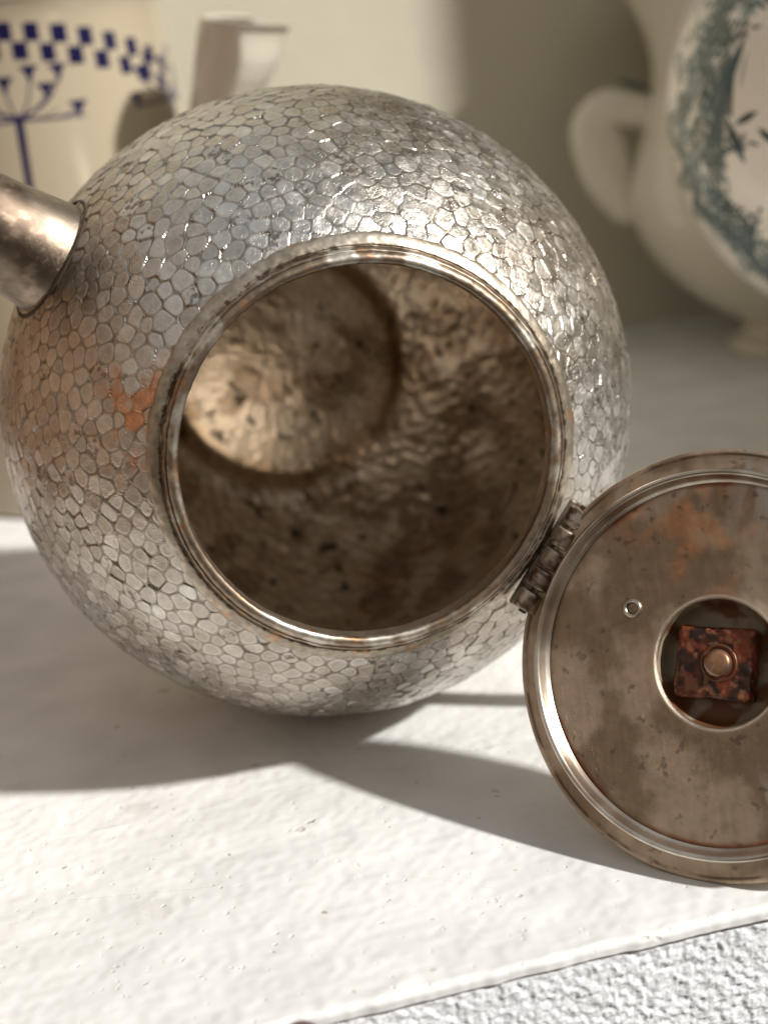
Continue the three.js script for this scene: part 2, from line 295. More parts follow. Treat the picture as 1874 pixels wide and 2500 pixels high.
// inside: raised floor ringed by tea stain, dented walls, residue
{
  const ri = 0.962, a0 = Math.acos(0.79 / ri), th1 = Math.PI - Math.asin(0.45 / ri);
  const pt = (v) => { // v 0..1 : mouth to the middle of the floor, which is flattened and joins the wall in a soft bend
    const th = mix(a0, Math.PI, v), r = ri * Math.sin(th), y = ri * Math.cos(th), k = 0.040, fl = -0.872 + 0.042 * (1 - (r / 0.42) ** 2) - 0.006 * Math.exp(-(((r - 0.42) / 0.03) ** 2));
    return [r, y > fl + 0.3 ? y : Math.max(y, fl) + k * Math.log(1 + Math.exp(-Math.abs(y - fl) / k))];
  };
  const down = V(0, -1, 0).transformDirection(toPot);      // gravity in pot axes
  const lean = V(-0.85, -0.52, 0).transformDirection(toPot);   // tilt added so the floor mirrors the sunlit inner wall
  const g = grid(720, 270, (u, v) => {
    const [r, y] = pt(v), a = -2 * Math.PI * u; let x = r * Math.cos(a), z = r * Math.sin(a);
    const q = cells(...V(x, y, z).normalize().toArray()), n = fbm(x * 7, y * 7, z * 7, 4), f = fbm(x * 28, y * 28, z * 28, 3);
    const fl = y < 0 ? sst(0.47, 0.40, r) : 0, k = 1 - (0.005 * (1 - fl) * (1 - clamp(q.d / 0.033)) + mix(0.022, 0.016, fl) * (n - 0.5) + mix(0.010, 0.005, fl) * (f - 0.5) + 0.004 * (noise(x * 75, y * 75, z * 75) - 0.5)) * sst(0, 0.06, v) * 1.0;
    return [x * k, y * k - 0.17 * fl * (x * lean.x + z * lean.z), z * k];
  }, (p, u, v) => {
    const [x, y, z] = p, d = x * down.x + y * down.y + z * down.z, r = Math.hypot(x, z);
    const n1 = fbm(x * 5, y * 5, z * 5, 5), n2 = fbm(x * 22 + 5, y * 22, z * 22, 4), n3 = fbm(x * 60, y * 60, z * 60, 2);
    let c = mix3([0.72, 0.61, 0.48], [0.88, 0.79, 0.675], sst(0.35, 0.62, n1));
    c = mul3(c, 0.80 + 0.36 * n2);
    const ringd = Math.abs(r - 0.42 - 0.05 * (n1 - 0.5)); if (y < 0) c = mix3(c, [0.42, 0.26, 0.11], 0.6 * sst(0.075, 0.01, ringd) * sst(0.36, 0.55, n2 + 0.12));
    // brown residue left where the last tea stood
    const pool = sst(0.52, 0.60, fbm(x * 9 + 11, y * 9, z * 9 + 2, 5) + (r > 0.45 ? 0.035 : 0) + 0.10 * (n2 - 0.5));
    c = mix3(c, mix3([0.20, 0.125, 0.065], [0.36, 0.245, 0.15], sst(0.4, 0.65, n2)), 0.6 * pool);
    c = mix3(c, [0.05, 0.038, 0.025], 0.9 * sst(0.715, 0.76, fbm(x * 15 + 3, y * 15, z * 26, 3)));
    c = mix3(c, [0.78, 0.70, 0.58], 0.4 * sst(0.62, 0.72, n3) * (1 - pool));
    return c;
  });
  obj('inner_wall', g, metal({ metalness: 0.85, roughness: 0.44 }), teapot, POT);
}
// mouth ring: two beads with a dirty seam, brushed throat
{
  const ym = 0.857;
  const pr = [[0.600, 0.797], [0.594, 0.808], [0.586, 0.8155], [0.576, 0.822], [0.567, 0.8265], [0.5625, 0.8265], [0.5595, 0.833], [0.5565, 0.8415], [0.552, 0.846], [0.5485, 0.846, 1], [0.545, 0.8505], [0.539, 0.855], [0.530, 0.8565], [0.521, 0.853], [0.517, 0.845], [0.516, 0.815], [0.518, 0.792], [0.525, 0.782], [0.55, 0.784]];
  const g = turned(pr, 900, 96, (p) => {
    const [x, y, z] = p, r = Math.hypot(x, z), n = fbm(x * 14, y * 20, z * 14, 4), f = fbm(x * 60, y * 60, z * 60, 3);
    let c = mul3(mix3([0.62, 0.575, 0.50], [0.30, 0.235, 0.175], sst(0.38, 0.56, n)), 0.62 + 0.75 * f);
    if (r < 0.518 && y < 0.844) c = mul3([0.50, 0.41, 0.32], 0.75 + 0.5 * noise(x * 40, y * 4, z * 40));
    if (r > 0.563) c = mix3(c, mul3([0.46, 0.40, 0.32], 0.55 + 0.9 * f), 0.7);
    c = mix3(c, [0.50, 0.27, 0.13], 0.6 * sst(0.62, 0.74, fbm(x * 26 + 8, y * 26, z * 26, 4)));
    c = mix3(c, [0.11, 0.08, 0.055], 0.75 * sst(0.0038, 0.001, Math.abs(r - 0.5485) + 0.004 * (f - 0.5)) * sst(0.3, 0.5, n) + 0.9 * sst(0.52, 0.60, f + 0.2 * (n - 0.5)) * sst(0.550, 0.558, r) * sst(0.578, 0.566, r));
    c = mix3(c, [0.10, 0.075, 0.05], 0.6 * sst(0.005, 0.001, Math.abs(r - 0.5625)) * sst(0.4, 0.55, n));
    return c;
  }, (p) => 0.0042 * (fbm(p[0] * 11, p[1] * 11, p[2] * 11, 3) - 0.5) + 0.0030 * (fbm(p[0] * 50, p[1] * 50, p[2] * 50, 2) - 0.5));
  obj('mouth_ring', g, metal({ roughness: 0.44 }), teapot, POT);
}
// spout: smooth tapering tube soldered on opposite the hinge
{
  const oil = (p) => { const [x, y, z] = p, n = fbm(x * 6, y * 6, z * 6, 4), f = fbm(x * 38, y * 38, z * 38, 3); let c = mul3(mix3([0.33, 0.275, 0.215], [0.16, 0.12, 0.09], sst(0.40, 0.60, n)), 0.72 + 0.5 * f); return mix3(c, [0.62, 0.47, 0.34], 0.3 * sst(0.60, 0.72, f)); };
  const o = V(-0.93, 0.20, 0.02), pts = [[-0.84, 0.185, 0.0], [-0.955, 0.20, 0], [-1.10, 0.235, 0], [-1.30, 0.32, 0], [-1.50, 0.50, 0], [-1.66, 0.74, 0], [-1.80, 0.90, 0], [-1.93, 0.97, 0]];
  const R = t => mix(0.1985, 0.075, Math.pow(t, 0.9)) + 0.004 * Math.exp(-(((t - 0.09) / 0.012) ** 2));
  const wall = swept(pts, t => [R(t), R(t) * 0.98], 96, 120, oil), inn = swept(pts, t => [R(t) - 0.012, R(t) * 0.98 - 0.012], 64, 60, p => [0.12, 0.09, 0.07]);
  const lip = swept([pts.at(-1), [-1.932, 0.9705, 0]], t => [0.076, 0.0745], 64, 1, oil);
  const end = grid(64, 1, (u, v) => { const a = 2 * Math.PI * u, r = 0.075 - 0.012 * v, c = new THREE.CatmullRomCurve3(pts.map(p => V(...p)), false, 'centripetal'), t = c.getTangent(1), e = c.getPoint(1), b = V(0, 0, 1), n = V().crossVectors(b, t); return e.addScaledVector(n, r * Math.cos(a)).addScaledVector(b, r * 0.98 * Math.sin(a)).toArray(); }, oil);
  const sp = obj('spout', [wall, inn, end], metal({ roughness: 0.36, bumpMap: scratch, bumpScale: 0.00005 }), teapot, POT);
  const seam = new THREE.TorusGeometry(0.1885, 0.0075, 12, 96); { const C = new Float32Array(seam.attributes.position.count * 3).fill(0.085); for (let k = 0; k < C.length; k += 3) { C[k + 1] = 0.06; C[k + 2] = 0.04; } seam.setAttribute('color', new THREE.BufferAttribute(C, 3)); }  // dark ring drawn in place of the thin shadow gap at the join
  seam.applyQuaternion(new THREE.Quaternion().setFromUnitVectors(V(0, 0, 1), V(-0.978, 0.21, 0).normalize())).translate(-0.957, 0.2055, 0);
  obj('seam', seam, metal({ metalness: 0.5, roughness: 0.7 }), sp, POT);
}
// handle: flat strap behind the lid, on the hinge side
{
  const pts = [[0.80, 0.50, 0], [0.98, 0.55, 0], [1.18, 0.58, 0], [1.37, 0.50, 0], [1.46, 0.30, 0], [1.47, 0.02, 0], [1.40, -0.24, 0], [1.22, -0.40, 0], [1.02, -0.42, 0], [0.86, -0.40, 0]];
  obj('handle', swept(pts, t => [0.032, 0.062 + 0.02 * Math.cos(2 * Math.PI * t)], 40, 140, p => mul3([0.44, 0.37, 0.30], 0.7 + 0.55 * fbm(p[0] * 9, p[1] * 9, p[2] * 9))), metal({ roughness: 0.38 }), teapot, POT);
}
// hinge: five knuckles on a pin with a bracket on the body
const LID_N = V(-0.4956, 0.4275, 0.7561).normalize(), LID_C = V(1.006, 0.513, 1.186), LID_R = 0.569;
{
  const y0 = 0.886, x0 = 0.607, rust = (p) => { const [x, y, z] = p, n = fbm(x * 30, y * 30, z * 30, 4); let c = mix3([0.56, 0.47, 0.38], [0.17, 0.12, 0.085], sst(0.44, 0.62, n)); return mix3(c, [0.62, 0.55, 0.46], 0.7 * sst(0.63, 0.7, n)); };
  const hinge = obj('hinge', softBox(0.052, 0.02, 0.345, 0.006, 24, p => mul3(rust(p), 0.5), p => 0.002 * (noise(p[0] * 60, p[1] * 60, p[2] * 60) - 0.5)).translate(x0 + 0.004, y0 - 0.066, 0), metal({ roughness: 0.5, metalness: 0.8 }), teapot, POT);
  for (let k = 0; k < 5; k++) {
    const L = 0.0575, z = (k - 2) * 0.0665 + (rnd() - 0.5) * 0.004, r = 0.037 + 0.003 * (rnd() - 0.5);
    const pr = [[0.009, -L / 2], [r - 0.006, -L / 2], [r, -L / 2 + 0.005], [r, L / 2 - 0.005], [r - 0.006, L / 2], [0.009, L / 2]].map((p, i) => i && i < 5 ? [...p, 0] : p);
    const g = turned([pr[0], [...pr[1].slice(0, 2), 1], [...pr[2].slice(0, 2), 1], [...pr[3].slice(0, 2), 1], [...pr[4].slice(0, 2), 1], pr[5]], 40, 26, p => mul3(rust([p[0] + k, p[1], p[2]]), 0.9)).rotateX(Math.PI / 2).translate(x0, y0, z);
    obj('knuckle', g, metal({ roughness: 0.40, metalness: 0.9 }), hinge, POT);
  }
  obj('pin', (() => { const g = new THREE.CylinderGeometry(0.012, 0.012, 0.345, 16).rotateX(Math.PI / 2).translate(x0, y0, 0); return g; })(), new THREE.MeshStandardMaterial({ color: new THREE.Color(0.12, 0.09, 0.07), metalness: 0.8, roughness: 0.5 }), hinge, POT);
}
// lid, seen from its underside
{
  const hp = V(0.618, 0.862, 0).applyMatrix4(POT), xa = hp.clone().sub(LID_C); xa.addScaledVector(LID_N, -xa.dot(LID_N)).normalize();
  const LID = new THREE.Matrix4().makeBasis(xa, LID_N, V().crossVectors(xa, LID_N)).setPosition(LID_C), R = LID_R / 0.573;
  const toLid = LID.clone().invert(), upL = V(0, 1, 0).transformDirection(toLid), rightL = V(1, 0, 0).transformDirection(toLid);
  const brown = (p) => {
    const [x, y, z] = p, r = Math.hypot(x, z), a = Math.atan2(z, x), h = x * upL.x + z * upL.z, w = x * rightL.x + z * rightL.z;
    const n = fbm(x * 7, y * 3, z * 7, 5), f = fbm(x * 40, y * 40, z * 40, 3), br = noise(w * 130, h * 14, 3);
    let c = mix3([0.57, 0.44, 0.325], [0.33, 0.235, 0.16], sst(0.38, 0.58, n));
    c = mul3(c, 0.75 + 0.38 * f + 0.14 * (br - 0.5));
    // pale streaks and copper where the silver has gone
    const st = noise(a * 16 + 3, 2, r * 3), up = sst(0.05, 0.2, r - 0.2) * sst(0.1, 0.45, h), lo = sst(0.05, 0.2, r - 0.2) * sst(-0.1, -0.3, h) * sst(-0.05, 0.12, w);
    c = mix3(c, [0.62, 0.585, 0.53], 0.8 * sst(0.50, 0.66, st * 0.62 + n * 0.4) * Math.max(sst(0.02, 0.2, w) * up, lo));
    const dc = Math.hypot(w + 0.03, h - 0.31); c = mix3(c, mul3(COPPER_AND_GLOW, 0.7 + 0.5 * f), 0.5 * sst(0.52, 0.74, fbm(x * 14, 4, z * 14, 5) + 0.10 * sst(0.2, 0, dc) - 0.03) * sst(0.22, 0.06, dc));
    c = mix3(c, [0.35, 0.10, 0.05], 0.75 * sst(0.017, 0.004, Math.abs(r - 0.478)) * sst(0.46, 0.58, fbm(a * 4, 1, 2, 3)));
    c = mix3(c, [0.12, 0.085, 0.065], 0.55 * sst(0.72, 0.82, fbm(x * 46 + 2, 1, z * 46, 3)));
    return c;
  };
  const dent = p => 0.0016 * (fbm(p[0] * 6, p[1] * 6, p[2] * 6, 3) - 0.5);
  // flange and domed outside in one shell
  const shell = turned([[0.0, -0.21], [0.15, -0.205], [0.33, -0.16], [0.48, -0.075], [0.545, -0.030], [0.570, -0.014], [0.5735, -0.004], [0.570, 0.004], [0.562, 0.0055], [0.552, 0.002], [0.535, 0.0005], [0.521, 0.001], [0.514, 0.001]].map(([r, y]) => [r * R, y]), 480, 110, p => { const c = brown(p), r = Math.hypot(p[0], p[2]) / R; return mix3(c, [0.08, 0.055, 0.04], 0.7 * sst(0.006, 0.001, Math.abs(r - 0.559)) * sst(0.4, 0.55, fbm(p[0] * 15, 3, p[2] * 15))); }, dent);
  const lid = obj('lid', shell, metal({ roughness: 0.40, bumpMap: scratch, bumpScale: 0.00006 }), teapot, LID);
  const silver = p => { const f = fbm(p[0] * 30, p[1] * 30, p[2] * 30, 3), n = fbm(p[0] * 6, p[1] * 6, p[2] * 6, 3); return mul3(mix3([0.66, 0.61, 0.53], [0.44, 0.36, 0.29], sst(0.42, 0.62, n)), 0.75 + 0.5 * f); };
  obj('collar', turned([[0.519, -0.004], [0.5175, 0.012], [0.516, 0.040], [0.513, 0.049], [0.506, 0.052], [0.499, 0.048], [0.495, 0.036], [0.489, 0.022], [0.481, 0.013]].map(([r, y]) => [r * R, y]), 480, 46, silver, dent), metal({ roughness: 0.30 }), lid, LID);
  obj('inner_plate', turned([[0.484, 0.010], [0.470, 0.0135], [0.42, 0.011], [0.34, 0.006], [0.26, 0.003], [0.205, 0.004], [0.186, 0.007], [0.176, 0.008], [0.1715, 0.004], [0.1695, -0.004]].map(([r, y]) => [r * R, y]), 640, 190, p => { const r = Math.hypot(p[0], p[2]) / R; let c = brown(p); if (r < 0.169) c = mul3([0.36, 0.335, 0.29], 0.6 + 0.7 * fbm(p[0] * 16, p[1] * 16, p[2] * 16)); return mix3(c, [0.70, 0.60, 0.48], 0.65 * sst(0.010, 0.002, Math.abs(r - 0.175))); }, dent), metal({ roughness: 0.40, bumpMap: scratch, bumpScale: 0.00006 }), lid, LID);
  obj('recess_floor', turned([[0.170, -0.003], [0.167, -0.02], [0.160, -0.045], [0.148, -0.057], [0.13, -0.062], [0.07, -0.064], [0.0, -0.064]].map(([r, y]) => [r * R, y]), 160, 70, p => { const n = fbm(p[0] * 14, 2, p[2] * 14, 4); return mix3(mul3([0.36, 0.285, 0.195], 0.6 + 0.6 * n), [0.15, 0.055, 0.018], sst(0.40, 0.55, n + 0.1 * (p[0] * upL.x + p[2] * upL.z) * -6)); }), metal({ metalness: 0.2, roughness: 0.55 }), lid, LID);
  // square rusty nut on the knob's bolt
  const tones = { a: [0.17, 0.036, 0.011], b: [0.030, 0.012, 0.008], c: [0.24, 0.10, 0.05] };
  const ng = softBox(0.216, 0.06, 0.192, 0.016, 72, p => {
    const [x, y, z] = p, n = fbm(x * 24 + 3, y * 24, z * 24, 4), n2 = fbm(x * 60, y * 60 + 5, z * 60, 3);
    return mix3(mix3(tones.b, tones.a, sst(0.42, 0.58, n)), tones.c, 0.8 * sst(0.54, 0.66, n2));
  }, p => 0.010 * (fbm(p[0] * 18, p[1] * 18, p[2] * 18 + 3, 3) - 0.5) + 0.0035 * (noise(p[0] * 80, p[1] * 80, p[2] * 80) - 0.5));
  const ang = Math.atan2(rightL.z, rightL.x);
  ng.rotateY(-ang - 0.22).translate(0.012, -0.036, -0.008);
  const nutAt = (dx, dy) => V().addScaledVector(rightL, dx).addScaledVector(upL, dy);
  obj('nut', ng, new THREE.MeshPhysicalMaterial({ vertexColors: true, metalness: 0.0, roughness: 0.42, specularIntensity: 0.8 }), lid, LID, 'square rust-red nut in the recess');
  obj('bolt', turned([[0.036, -0.03], [0.0365, 0.004], [0.034, 0.013], [0.026, 0.018], [0.012, 0.020], [0, 0.0205]], 48, 26, p => mul3(mix3([0.42, 0.22, 0.13], [0.30, 0.20, 0.14], sst(0.4, 0.6, fbm(p[0] * 60, 1, p[2] * 60))), 0.8 + 0.5 * noise(p[0] * 130, 3, p[2] * 130))), metal({ metalness: 0.8, roughness: 0.38 }), lid, LID);
  obj('nut_seat', turned([[0.051, -0.04], [0.0505, -0.006], [0.047, -0.003], [0.040, -0.008], [0.038, -0.03]], 48, 20, p => mul3([0.17, 0.07, 0.035], 0.6 + 0.8 * fbm(p[0] * 50, p[1] * 50, p[2] * 50))), metal({ metalness: 0.4, roughness: 0.4 }), lid, LID);
  // steam hole
  const hx = nutAt(-0.304, 0.204), hm = LID.clone().multiply(new THREE.Matrix4().makeTranslation(hx.x, 0, hx.z));
  obj('vent_hole', turned([[0.028, 0.0005], [0.0255, 0.010], [0.022, 0.0125], [0.0175, 0.011], [0.0135, 0.003], [0.012, -0.03], [0.0, -0.035]], 48, 40, p => Math.hypot(p[0], p[2]) < 0.0150 && p[1] < 0.009 ? [0.02, 0.015, 0.01] : mul3([0.60, 0.53, 0.45], 0.7 + 0.5 * fbm(p[0] * 70, p[1] * 70, p[2] * 70))), metal({ roughness: 0.32 }), lid, hm);
}

// ---------- coffee pot with blue checks, at the left ----------
function glaze(o) { return new THREE.MeshPhysicalMaterial({ roughness: 0.22, clearcoat: 0.5, clearcoatRoughness: 0.12, ...o }); }
{
  const at = [-1.264, 0, -2.9], pot = thing('coffee_pot', 'cream coffee pot with blue checks and a blue umbel flower', 'coffee pot', at);
  const W = 2048, H = 1024, cv = document.createElement('canvas'); cv.width = W; cv.height = H; const x = cv.getContext('2d');
  x.fillStyle = '#d2c6b0'; x.fillRect(0, 0, W, H);
  for (let i = 0; i < 2600; i++) { x.fillStyle = `rgba(${120 + rnd() * 60 | 0},${100 + rnd() * 50 | 0},${70 + rnd() * 40 | 0},${0.05 + 0.10 * rnd()})`; x.beginPath(); x.ellipse(rnd() * W, rnd() * H, 1 + 5 * rnd() * rnd(), 1 + 4 * rnd() * rnd(), 0, 0, 7); x.fill(); }
  // picture-plan of the print: angle round the pot (degrees from the front, to the right) and height
  const yTop = 2.36, PX = (deg) => W / 2 + deg / 360 * W, PY = (h) => (yTop - h) / yTop * H;
  const blue = '#15164f';
  const quad = (d0, d1, h0, h1, sh = 0) => { x.fillStyle = blue; x.beginPath(); x.moveTo(PX(d0) , PY(h0)); x.lineTo(PX(d1), PY(h0 - sh)); x.lineTo(PX(d1), PY(h1 - sh)); x.lineTo(PX(d0), PY(h1)); x.closePath(); x.fill(); };
  const dip = d => 0.0000 + 0.0009 * Math.max(0, d + 8) + 0.00003 * Math.max(0, d) ** 2;
  for (let k = -14; k < 16; k++) {
    const d = -1.6 + k * 10.6, w = 5.7, s = 0.004, e = () => (rnd() - 0.5) * 0.5;
    if (k >= 0 || k < -4) quad(d + e(), d + w + e(), 2.238 - dip(d), 2.160 - dip(d), s);
    quad(d - 5.3 + e(), d + w - 5.3 + e(), 2.163 - dip(d), 2.087 - dip(d), s);
    if (k < 0) quad(d + e(), d + w + e(), 2.090 - dip(d), 2.014 - dip(d), s);
  }
  const umbel = (d0, s) => {
    const hx = d0, hb = 1.835;
    const line = (pts, w) => { x.strokeStyle = blue; x.lineWidth = w; x.lineCap = 'round'; x.beginPath(); x.moveTo(PX(pts[0][0]), PY(pts[0][1])); x.quadraticCurveTo(PX(pts[1][0]), PY(pts[1][1]), PX(pts[2][0]), PY(pts[2][1])); x.stroke(); };
    x.fillStyle = blue; x.beginPath(); x.moveTo(PX(hx - 1.6 * s), PY(hb)); x.lineTo(PX(hx + 1.6 * s), PY(hb)); x.lineTo(PX(hx + 1.4 * s), PY(1.45)); x.lineTo(PX(hx + 0.6 * s), PY(0.7)); x.lineTo(PX(hx - 0.2 * s), PY(0.7)); x.closePath(); x.fill();
    const heads = [[-3.5, 1.975], [6.5, 2.015], [17.5, 2.01], [12, 1.935], [23, 1.845], [-14, 2.0], [-20, 1.95], [-25, 1.84]];
    for (const [d, h] of heads) {
      x.globalAlpha = 0.85; line([[hx, hb - 0.01], [hx + d * 0.75, Math.min(h - 0.05, hb + 0.015)], [hx + d * s, h - 0.02]], 4.2); x.globalAlpha = 1;
      x.fillStyle = blue; x.beginPath(); x.moveTo(PX(hx + d - 4), PY(h + 0.022)); x.quadraticCurveTo(PX(hx + d), PY(h + 0.032), PX(hx + d + 4), PY(h + 0.022)); x.quadraticCurveTo(PX(hx + d + 1), PY(h), PX(hx + d + 0.6), PY(h - 0.045)); x.lineTo(PX(hx + d - 0.6), PY(h - 0.045)); x.quadraticCurveTo(PX(hx + d - 1), PY(h), PX(hx + d - 4), PY(h + 0.022)); x.fill();
    }
    x.globalAlpha = 0.5; for (const e of [-1, 1]) for (const q of [15, 21, 26]) line([[hx, hb - 0.02], [hx + e * q * 0.6, hb - 0.035], [hx + e * q, hb - 0.03 + (26 - q) * 0.004]], 3); x.globalAlpha = 1;
  };
  umbel(2, 1); umbel(76, 1); umbel(-72, 1); umbel(150, 1); umbel(-146, 1);
  const tex = new THREE.CanvasTexture(cv); tex.colorSpace = THREE.SRGBColorSpace; tex.wrapS = THREE.RepeatWrapping;
  const pr = [[0.70, 0, 1], [0.795, 0.015], [0.80, 0.06], [0.785, 0.4], [0.745, 1.0], [0.69, 1.6], [0.648, 2.05], [0.64, 2.24], [0.655, 2.30], [0.668, 2.325], [0.668, 2.345], [0.652, 2.36], [0.632, 2.345], [0.622, 2.25], [0.63, 2.0]];
  const g = turned(pr, 160, 120);
  { const P = g.attributes.position, U = g.attributes.uv, nu = 161; for (let i = 0; i < P.count; i++) { const u = (i % nu) / 160; U.setXY(i, u - 0.25, clamp(P.getY(i) / yTop, 0, 1)); } }
  obj('body', g, glaze({ map: tex, color: new THREE.Color(0.66, 0.64, 0.60) }), pot);
  const plain = glaze({ color: new THREE.Color(0.62, 0.575, 0.475) });
  // pouring spout: diamond section with a sharp front edge, flaring to the lip
  const sp = [[0.70, 0.95, 0], [0.80, 1.15, 0], [0.92, 1.45, 0], [1.06, 1.80, 0], [1.18, 2.02, 0], [1.25, 2.095, 0]];
  const rad = t => [mix(0.16, 0.14, sst(0, 0.5, t)) + 0.09 * sst(0.5, 1, t), mix(0.20, 0.15, sst(0.2, 0.8, t)) + 0.12 * sst(0.45, 1, t)];
  const cr = new THREE.CatmullRomCurve3(sp.map(p => V(...p)), false, 'centripetal');
  const horn = (k, t0, t1, nv) => grid(72, nv, (u, v) => {
    const w = mix(t0, t1, v), o = cr.getPoint(w), t = cr.getTangent(w), z = V(0, 0, 1), n0 = V().crossVectors(z, t), n = n0.clone().multiplyScalar(0.8).addScaledVector(z, 0.6), b = z.clone().multiplyScalar(0.8).addScaledVector(n0, -0.6), a = 2 * Math.PI * u, [p, q] = rad(w), e = x => Math.sign(x) * Math.pow(Math.abs(x), 1.45);
    const r = o.addScaledVector(n, p * k * e(Math.cos(a))).addScaledVector(b, q * k * e(Math.sin(a))); r.y = mix(r.y, 2.125 + 0.035 * Math.cos(a), sst(0.72, 1, w)); return r.toArray();
  });
  const o1 = horn(1, 1, 1, 1), o2 = horn(0.84, 1, 1, 1), q1 = o1.attributes.position, q2 = o2.attributes.position;
  const mouthRim = grid(72, 1, (u, v) => { const i = Math.round(u * 72), q = v ? q2 : q1; return [q.getX(i), q.getY(i), q.getZ(i)]; }, null, null, false);
  obj('spout', [horn(1, 0, 1, 80), horn(0.84, 0.3, 1, 40), mouthRim], plain, pot, new THREE.Matrix4().makeRotationY(-0.52));
  const lid = obj('lid', turned([[0.60, 2.352], [0.63, 2.363], [0.6, 2.42], [0.4, 2.52], [0.15, 2.57], [0.08, 2.60], [0.12, 2.68], [0.09, 2.76], [0, 2.78]], 96, 60), glaze({ color: new THREE.Color(0.62, 0.575, 0.475) }), pot);
  obj('handle', swept([[-0.62, 2.0, 0], [-0.95, 2.05, 0], [-1.15, 1.75, 0], [-1.08, 1.2, 0], [-0.72, 0.75, 0]], t => [0.05, 0.09], 32, 80), plain, pot);
}

// ---------- two tureens at the right ----------
{
  const at = [2.5, 0, -1.9], yc = 1.55, R = 0.955, t = thing('soup_tureen', 'round white soup tureen printed with a teal flower wreath', 'tureen', at);
  const W = 2048, H = 1024, cv = document.createElement('canvas'); cv.width = W; cv.height = H; const x = cv.getContext('2d');
  x.fillStyle = '#f6eee0'; x.fillRect(0, 0, W, H);
  // the print faces the sill's left front; ring(a, q): a round the wreath, q its share of the outline
  const FRONT = -0.34, U0 = W / 2;
  const at2 = (X, Y) => { const la = Math.asin(clamp(Y, -0.98, 0.98)), az = Math.asin(clamp(X / Math.cos(la), -1, 1)); return [U0 + az / (2 * Math.PI) * W, H / 2 - la / Math.PI * H]; };
  const P = W / (2 * Math.PI);
  const inks = ['#132c31', '#1d3b41', '#375458', '#0e2429', '#2a4549'];
  const leaf = (X, Y, l, w, ang, ink, al = 1) => { const [u, v] = at2(X, Y), cl = Math.max(0.25, Math.sqrt(1 - X * X - Y * Y)); x.save(); x.translate(u, v); x.globalAlpha = al; x.fillStyle = ink; x.rotate(-ang); x.beginPath(); x.moveTo(0, 0); x.quadraticCurveTo(l * P * 0.5, -w * P, l * P, 0); x.quadraticCurveTo(l * P * 0.5, w * P, 0, 0); x.fill(); x.strokeStyle = 'rgba(215,205,190,0.55)'; x.lineWidth = 1.2; x.beginPath(); x.moveTo(2, 0); x.lineTo(l * P * 0.85, 0); x.stroke(); x.restore(); };
  const k0 = (X, Y) => Math.hypot(X, Y) < 0.92;
  const wreath = (shift) => {
    x.save(); x.translate(shift, 0);
    for (let i = 0; i < 420; i++) { // pale ground of small leaves
      const a = mix(1.75, 4.95, rnd()), q = 0.68 + 0.24 * Math.pow(rnd(), 0.8);
      leaf(Math.cos(a) * q, Math.sin(a) * q, 0.05 + 0.05 * rnd(), 0.010 + 0.010 * rnd(), rnd() * 6.28, '#4f6f70', 0.6);
    }
    for (let i = 0; i < 92; i++) { // leafy sprays that follow the wreath, paired leaflets on a bent stem
      let a = mix(1.72, 4.98, (i + 0.6 * rnd()) / 92), q = 0.69 + 0.19 * rnd(), dir = a + Math.PI / 2 * (i % 2 ? 1 : -1) + (rnd() - 0.5) * 1.3, X = Math.cos(a) * q, Y = Math.sin(a) * q; const ink = inks[(rnd() * 5) | 0], n = 5 + (rnd() * 4 | 0), bend = (rnd() - 0.5) * 0.35;
      for (let k = 0; k < n; k++) {
        const l = 0.092 * (1 - 0.5 * k / n);
        leaf(X, Y, l, 0.020, dir + 0.75, ink, 0.92); leaf(X, Y, l, 0.020, dir - 0.75, ink, 0.92); leaf(X, Y, 0.04, 0.004, dir, ink, 1);
        X += 0.030 * Math.cos(dir); Y += 0.030 * Math.sin(dir); dir += bend;
        if (Math.hypot(X, Y) > 0.93) break;
      }
      if (k0(X, Y)) leaf(X, Y, 0.07, 0.015, dir, ink, 0.95);
    }
    for (let i = 0; i < 17; i++) { // open flowers
      const a = mix(1.8, 4.9, (i + rnd()) / 17), q = 0.72 + 0.13 * rnd(), X = Math.cos(a) * q, Y = Math.sin(a) * q, b = rnd() * 6.28;
      for (let k = 0; k < 6; k++) leaf(X, Y, 0.062, 0.024, b + k * 1.047, k % 2 ? '#375458' : '#8aa3a2', 0.95);
      for (let k = 0; k < 6; k++) leaf(X, Y, 0.022, 0.010, b + 0.5 + k * 1.047, '#0e2429', 1);
    }
    // the bow of two long leaves and a ribbon towards the middle
    leaf(-0.66, 0.12, 0.28, 0.055, 1.25, '#2c5058', 0.95); leaf(-0.68, 0.10, 0.30, 0.03, 2.05, '#47686c', 0.7); leaf(-0.66, 0.09, 0.18, 0.05, 4.25, '#1f3f45', 0.95); leaf(-0.63, 0.05, 0.20, 0.045, 5.15, '#1f3f45', 0.95); leaf(-0.60, 0.03, 0.13, 0.03, 0.45, '#16323a'); leaf(-0.50, 0.02, 0.10, 0.03, 5.6, '#16323a'); leaf(-0.575, 0.17, 0.16, 0.02, 1.5, '#16323a', 0.3);
    leaf(-0.40, 0.12, 0.20, 0.03, 1.6, '#47686c', 0.8); leaf(-0.38, 0.30, 0.14, 0.03, 1.4, '#2c5058', 0.8);
    x.restore();
  };
  wreath(0); wreath(-W / 2); wreath(W / 2);
  const tex = new THREE.CanvasTexture(cv); tex.colorSpace = THREE.SRGBColorSpace; tex.wrapS = THREE.RepeatWrapping;
  const pr = []; for (let i = 0; i <= 60; i++) { const la = mix(-1.12, 1.1, i / 60); pr.push([R * Math.cos(la), yc + R * Math.sin(la)]); }
  const g = turned(pr, 200, 120);
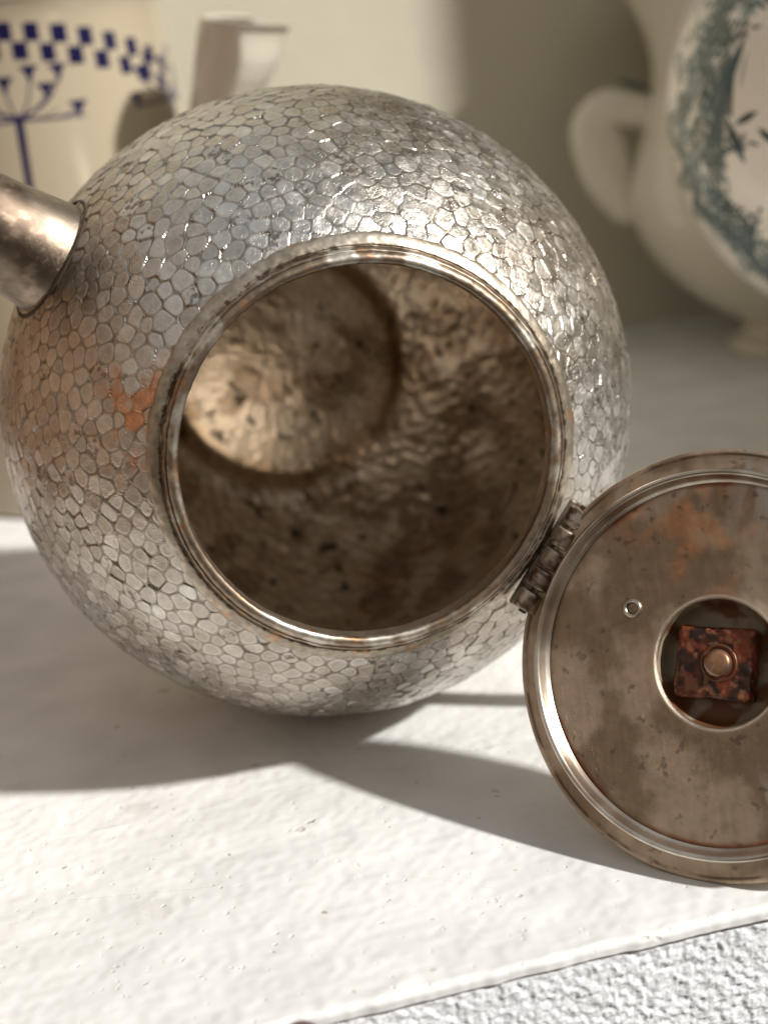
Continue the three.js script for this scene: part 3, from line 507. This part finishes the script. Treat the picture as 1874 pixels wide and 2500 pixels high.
  { const Q = g.attributes.position, U = g.attributes.uv; for (let i = 0; i < Q.count; i++) { const u = (i % 201) / 200, la = Math.asin(clamp((Q.getY(i) - yc) / R, -1, 1)); U.setXY(i, u - 0.25 - FRONT / (2 * Math.PI), 0.5 + la / Math.PI); } }
  const cream = glaze({ color: new THREE.Color(0.66, 0.62, 0.54) });
  obj('body', g, glaze({ map: tex, color: new THREE.Color(1, 1, 1) }), t);
  obj('foot', turned([[0.38, 0.0, 1], [0.50, 0.0], [0.515, 0.03], [0.48, 0.09], [0.36, 0.22], [0.31, 0.42], [0.36, 0.66], [0.43, 0.705]], 120, 60), cream, t);
  obj('lid', turned([[0.425, 2.395], [0.50, 2.40], [0.51, 2.43], [0.38, 2.56], [0.14, 2.64], [0.08, 2.70], [0.12, 2.80], [0, 2.86]], 96, 50), cream, t);
}
{
  const t = thing('footed_tureen', 'plain olive-cream footed tureen with ear handle, behind the printed one', 'tureen', [2.60, 0, -3.9]);
  const cream = glaze({ color: new THREE.Color(0.67, 0.635, 0.52) });
  obj('bowl', turned([[0.0, 0.15], [0.24, 0.15], [0.30, 0.19], [0.52, 0.33], [0.73, 0.54], [0.85, 0.76], [0.87, 0.93], [0.83, 1.12], [0.76, 1.36], [0.715, 1.58], [0.74, 1.76], [0.82, 1.95], [0.90, 2.08], [0.92, 2.14], [0.88, 2.15], [0.70, 1.75]], 160, 110), cream, t);
  obj('foot', turned([[0.24, 0.0, 1], [0.33, 0.0], [0.345, 0.025], [0.30, 0.07], [0.25, 0.11], [0.245, 0.155]], 96, 30), cream, t);
  const turn = new THREE.Matrix4().makeRotationY(-0.15);
  const hd = obj('handle', swept([[-0.70, 1.36, 0], [-0.85, 1.40, 0], [-0.97, 1.40, 0], [-1.03, 1.31, 0], [-1.01, 1.17, 0], [-0.97, 1.03, 0], [-0.925, 0.93, 0], [-0.88, 0.86, 0], [-0.82, 0.87, 0]], t => [0.095 + 0.06 * Math.sin(Math.PI * t) ** 2, 0.10], 40, 110), cream, t, turn);
  obj('leaf_print', swept([[-0.72, 1.485, 0], [-0.80, 1.522, 0], [-0.90, 1.556, 0]], t => [0.018 * Math.sin(Math.PI * (0.1 + 0.8 * t)), 0.05 * Math.sin(Math.PI * (0.1 + 0.8 * t))], 20, 20), glaze({ color: new THREE.Color(0.03, 0.07, 0.07) }), hd, turn.clone(), 'teal painted leaf on the handle');
}
// ---------- glossy finial at the lower edge of the picture ----------
{
  const k = thing('post_finial', 'glossy mauve-brown rounded finial just before the sill edge, bottom of the picture', 'finial', [-0.14, -12, 1.91]);
  const m = new THREE.MeshPhysicalMaterial({ color: new THREE.Color(0.16, 0.085, 0.095), roughness: 0.12, clearcoat: 1, clearcoatRoughness: 0.05 });
  obj('head', turned([[0.0, 12.060], [0.03, 12.056], [0.055, 12.035], [0.066, 12.0], [0.055, 11.96], [0.03, 11.94], [0.022, 11.92]], 48, 40), m, k);
  obj('post', turned([[0.022, 11.93], [0.022, 11.0], [0.03, 0.05], [0.06, 0.0]], 24, 30), m, k);
}
renderer.render(scene, camera);
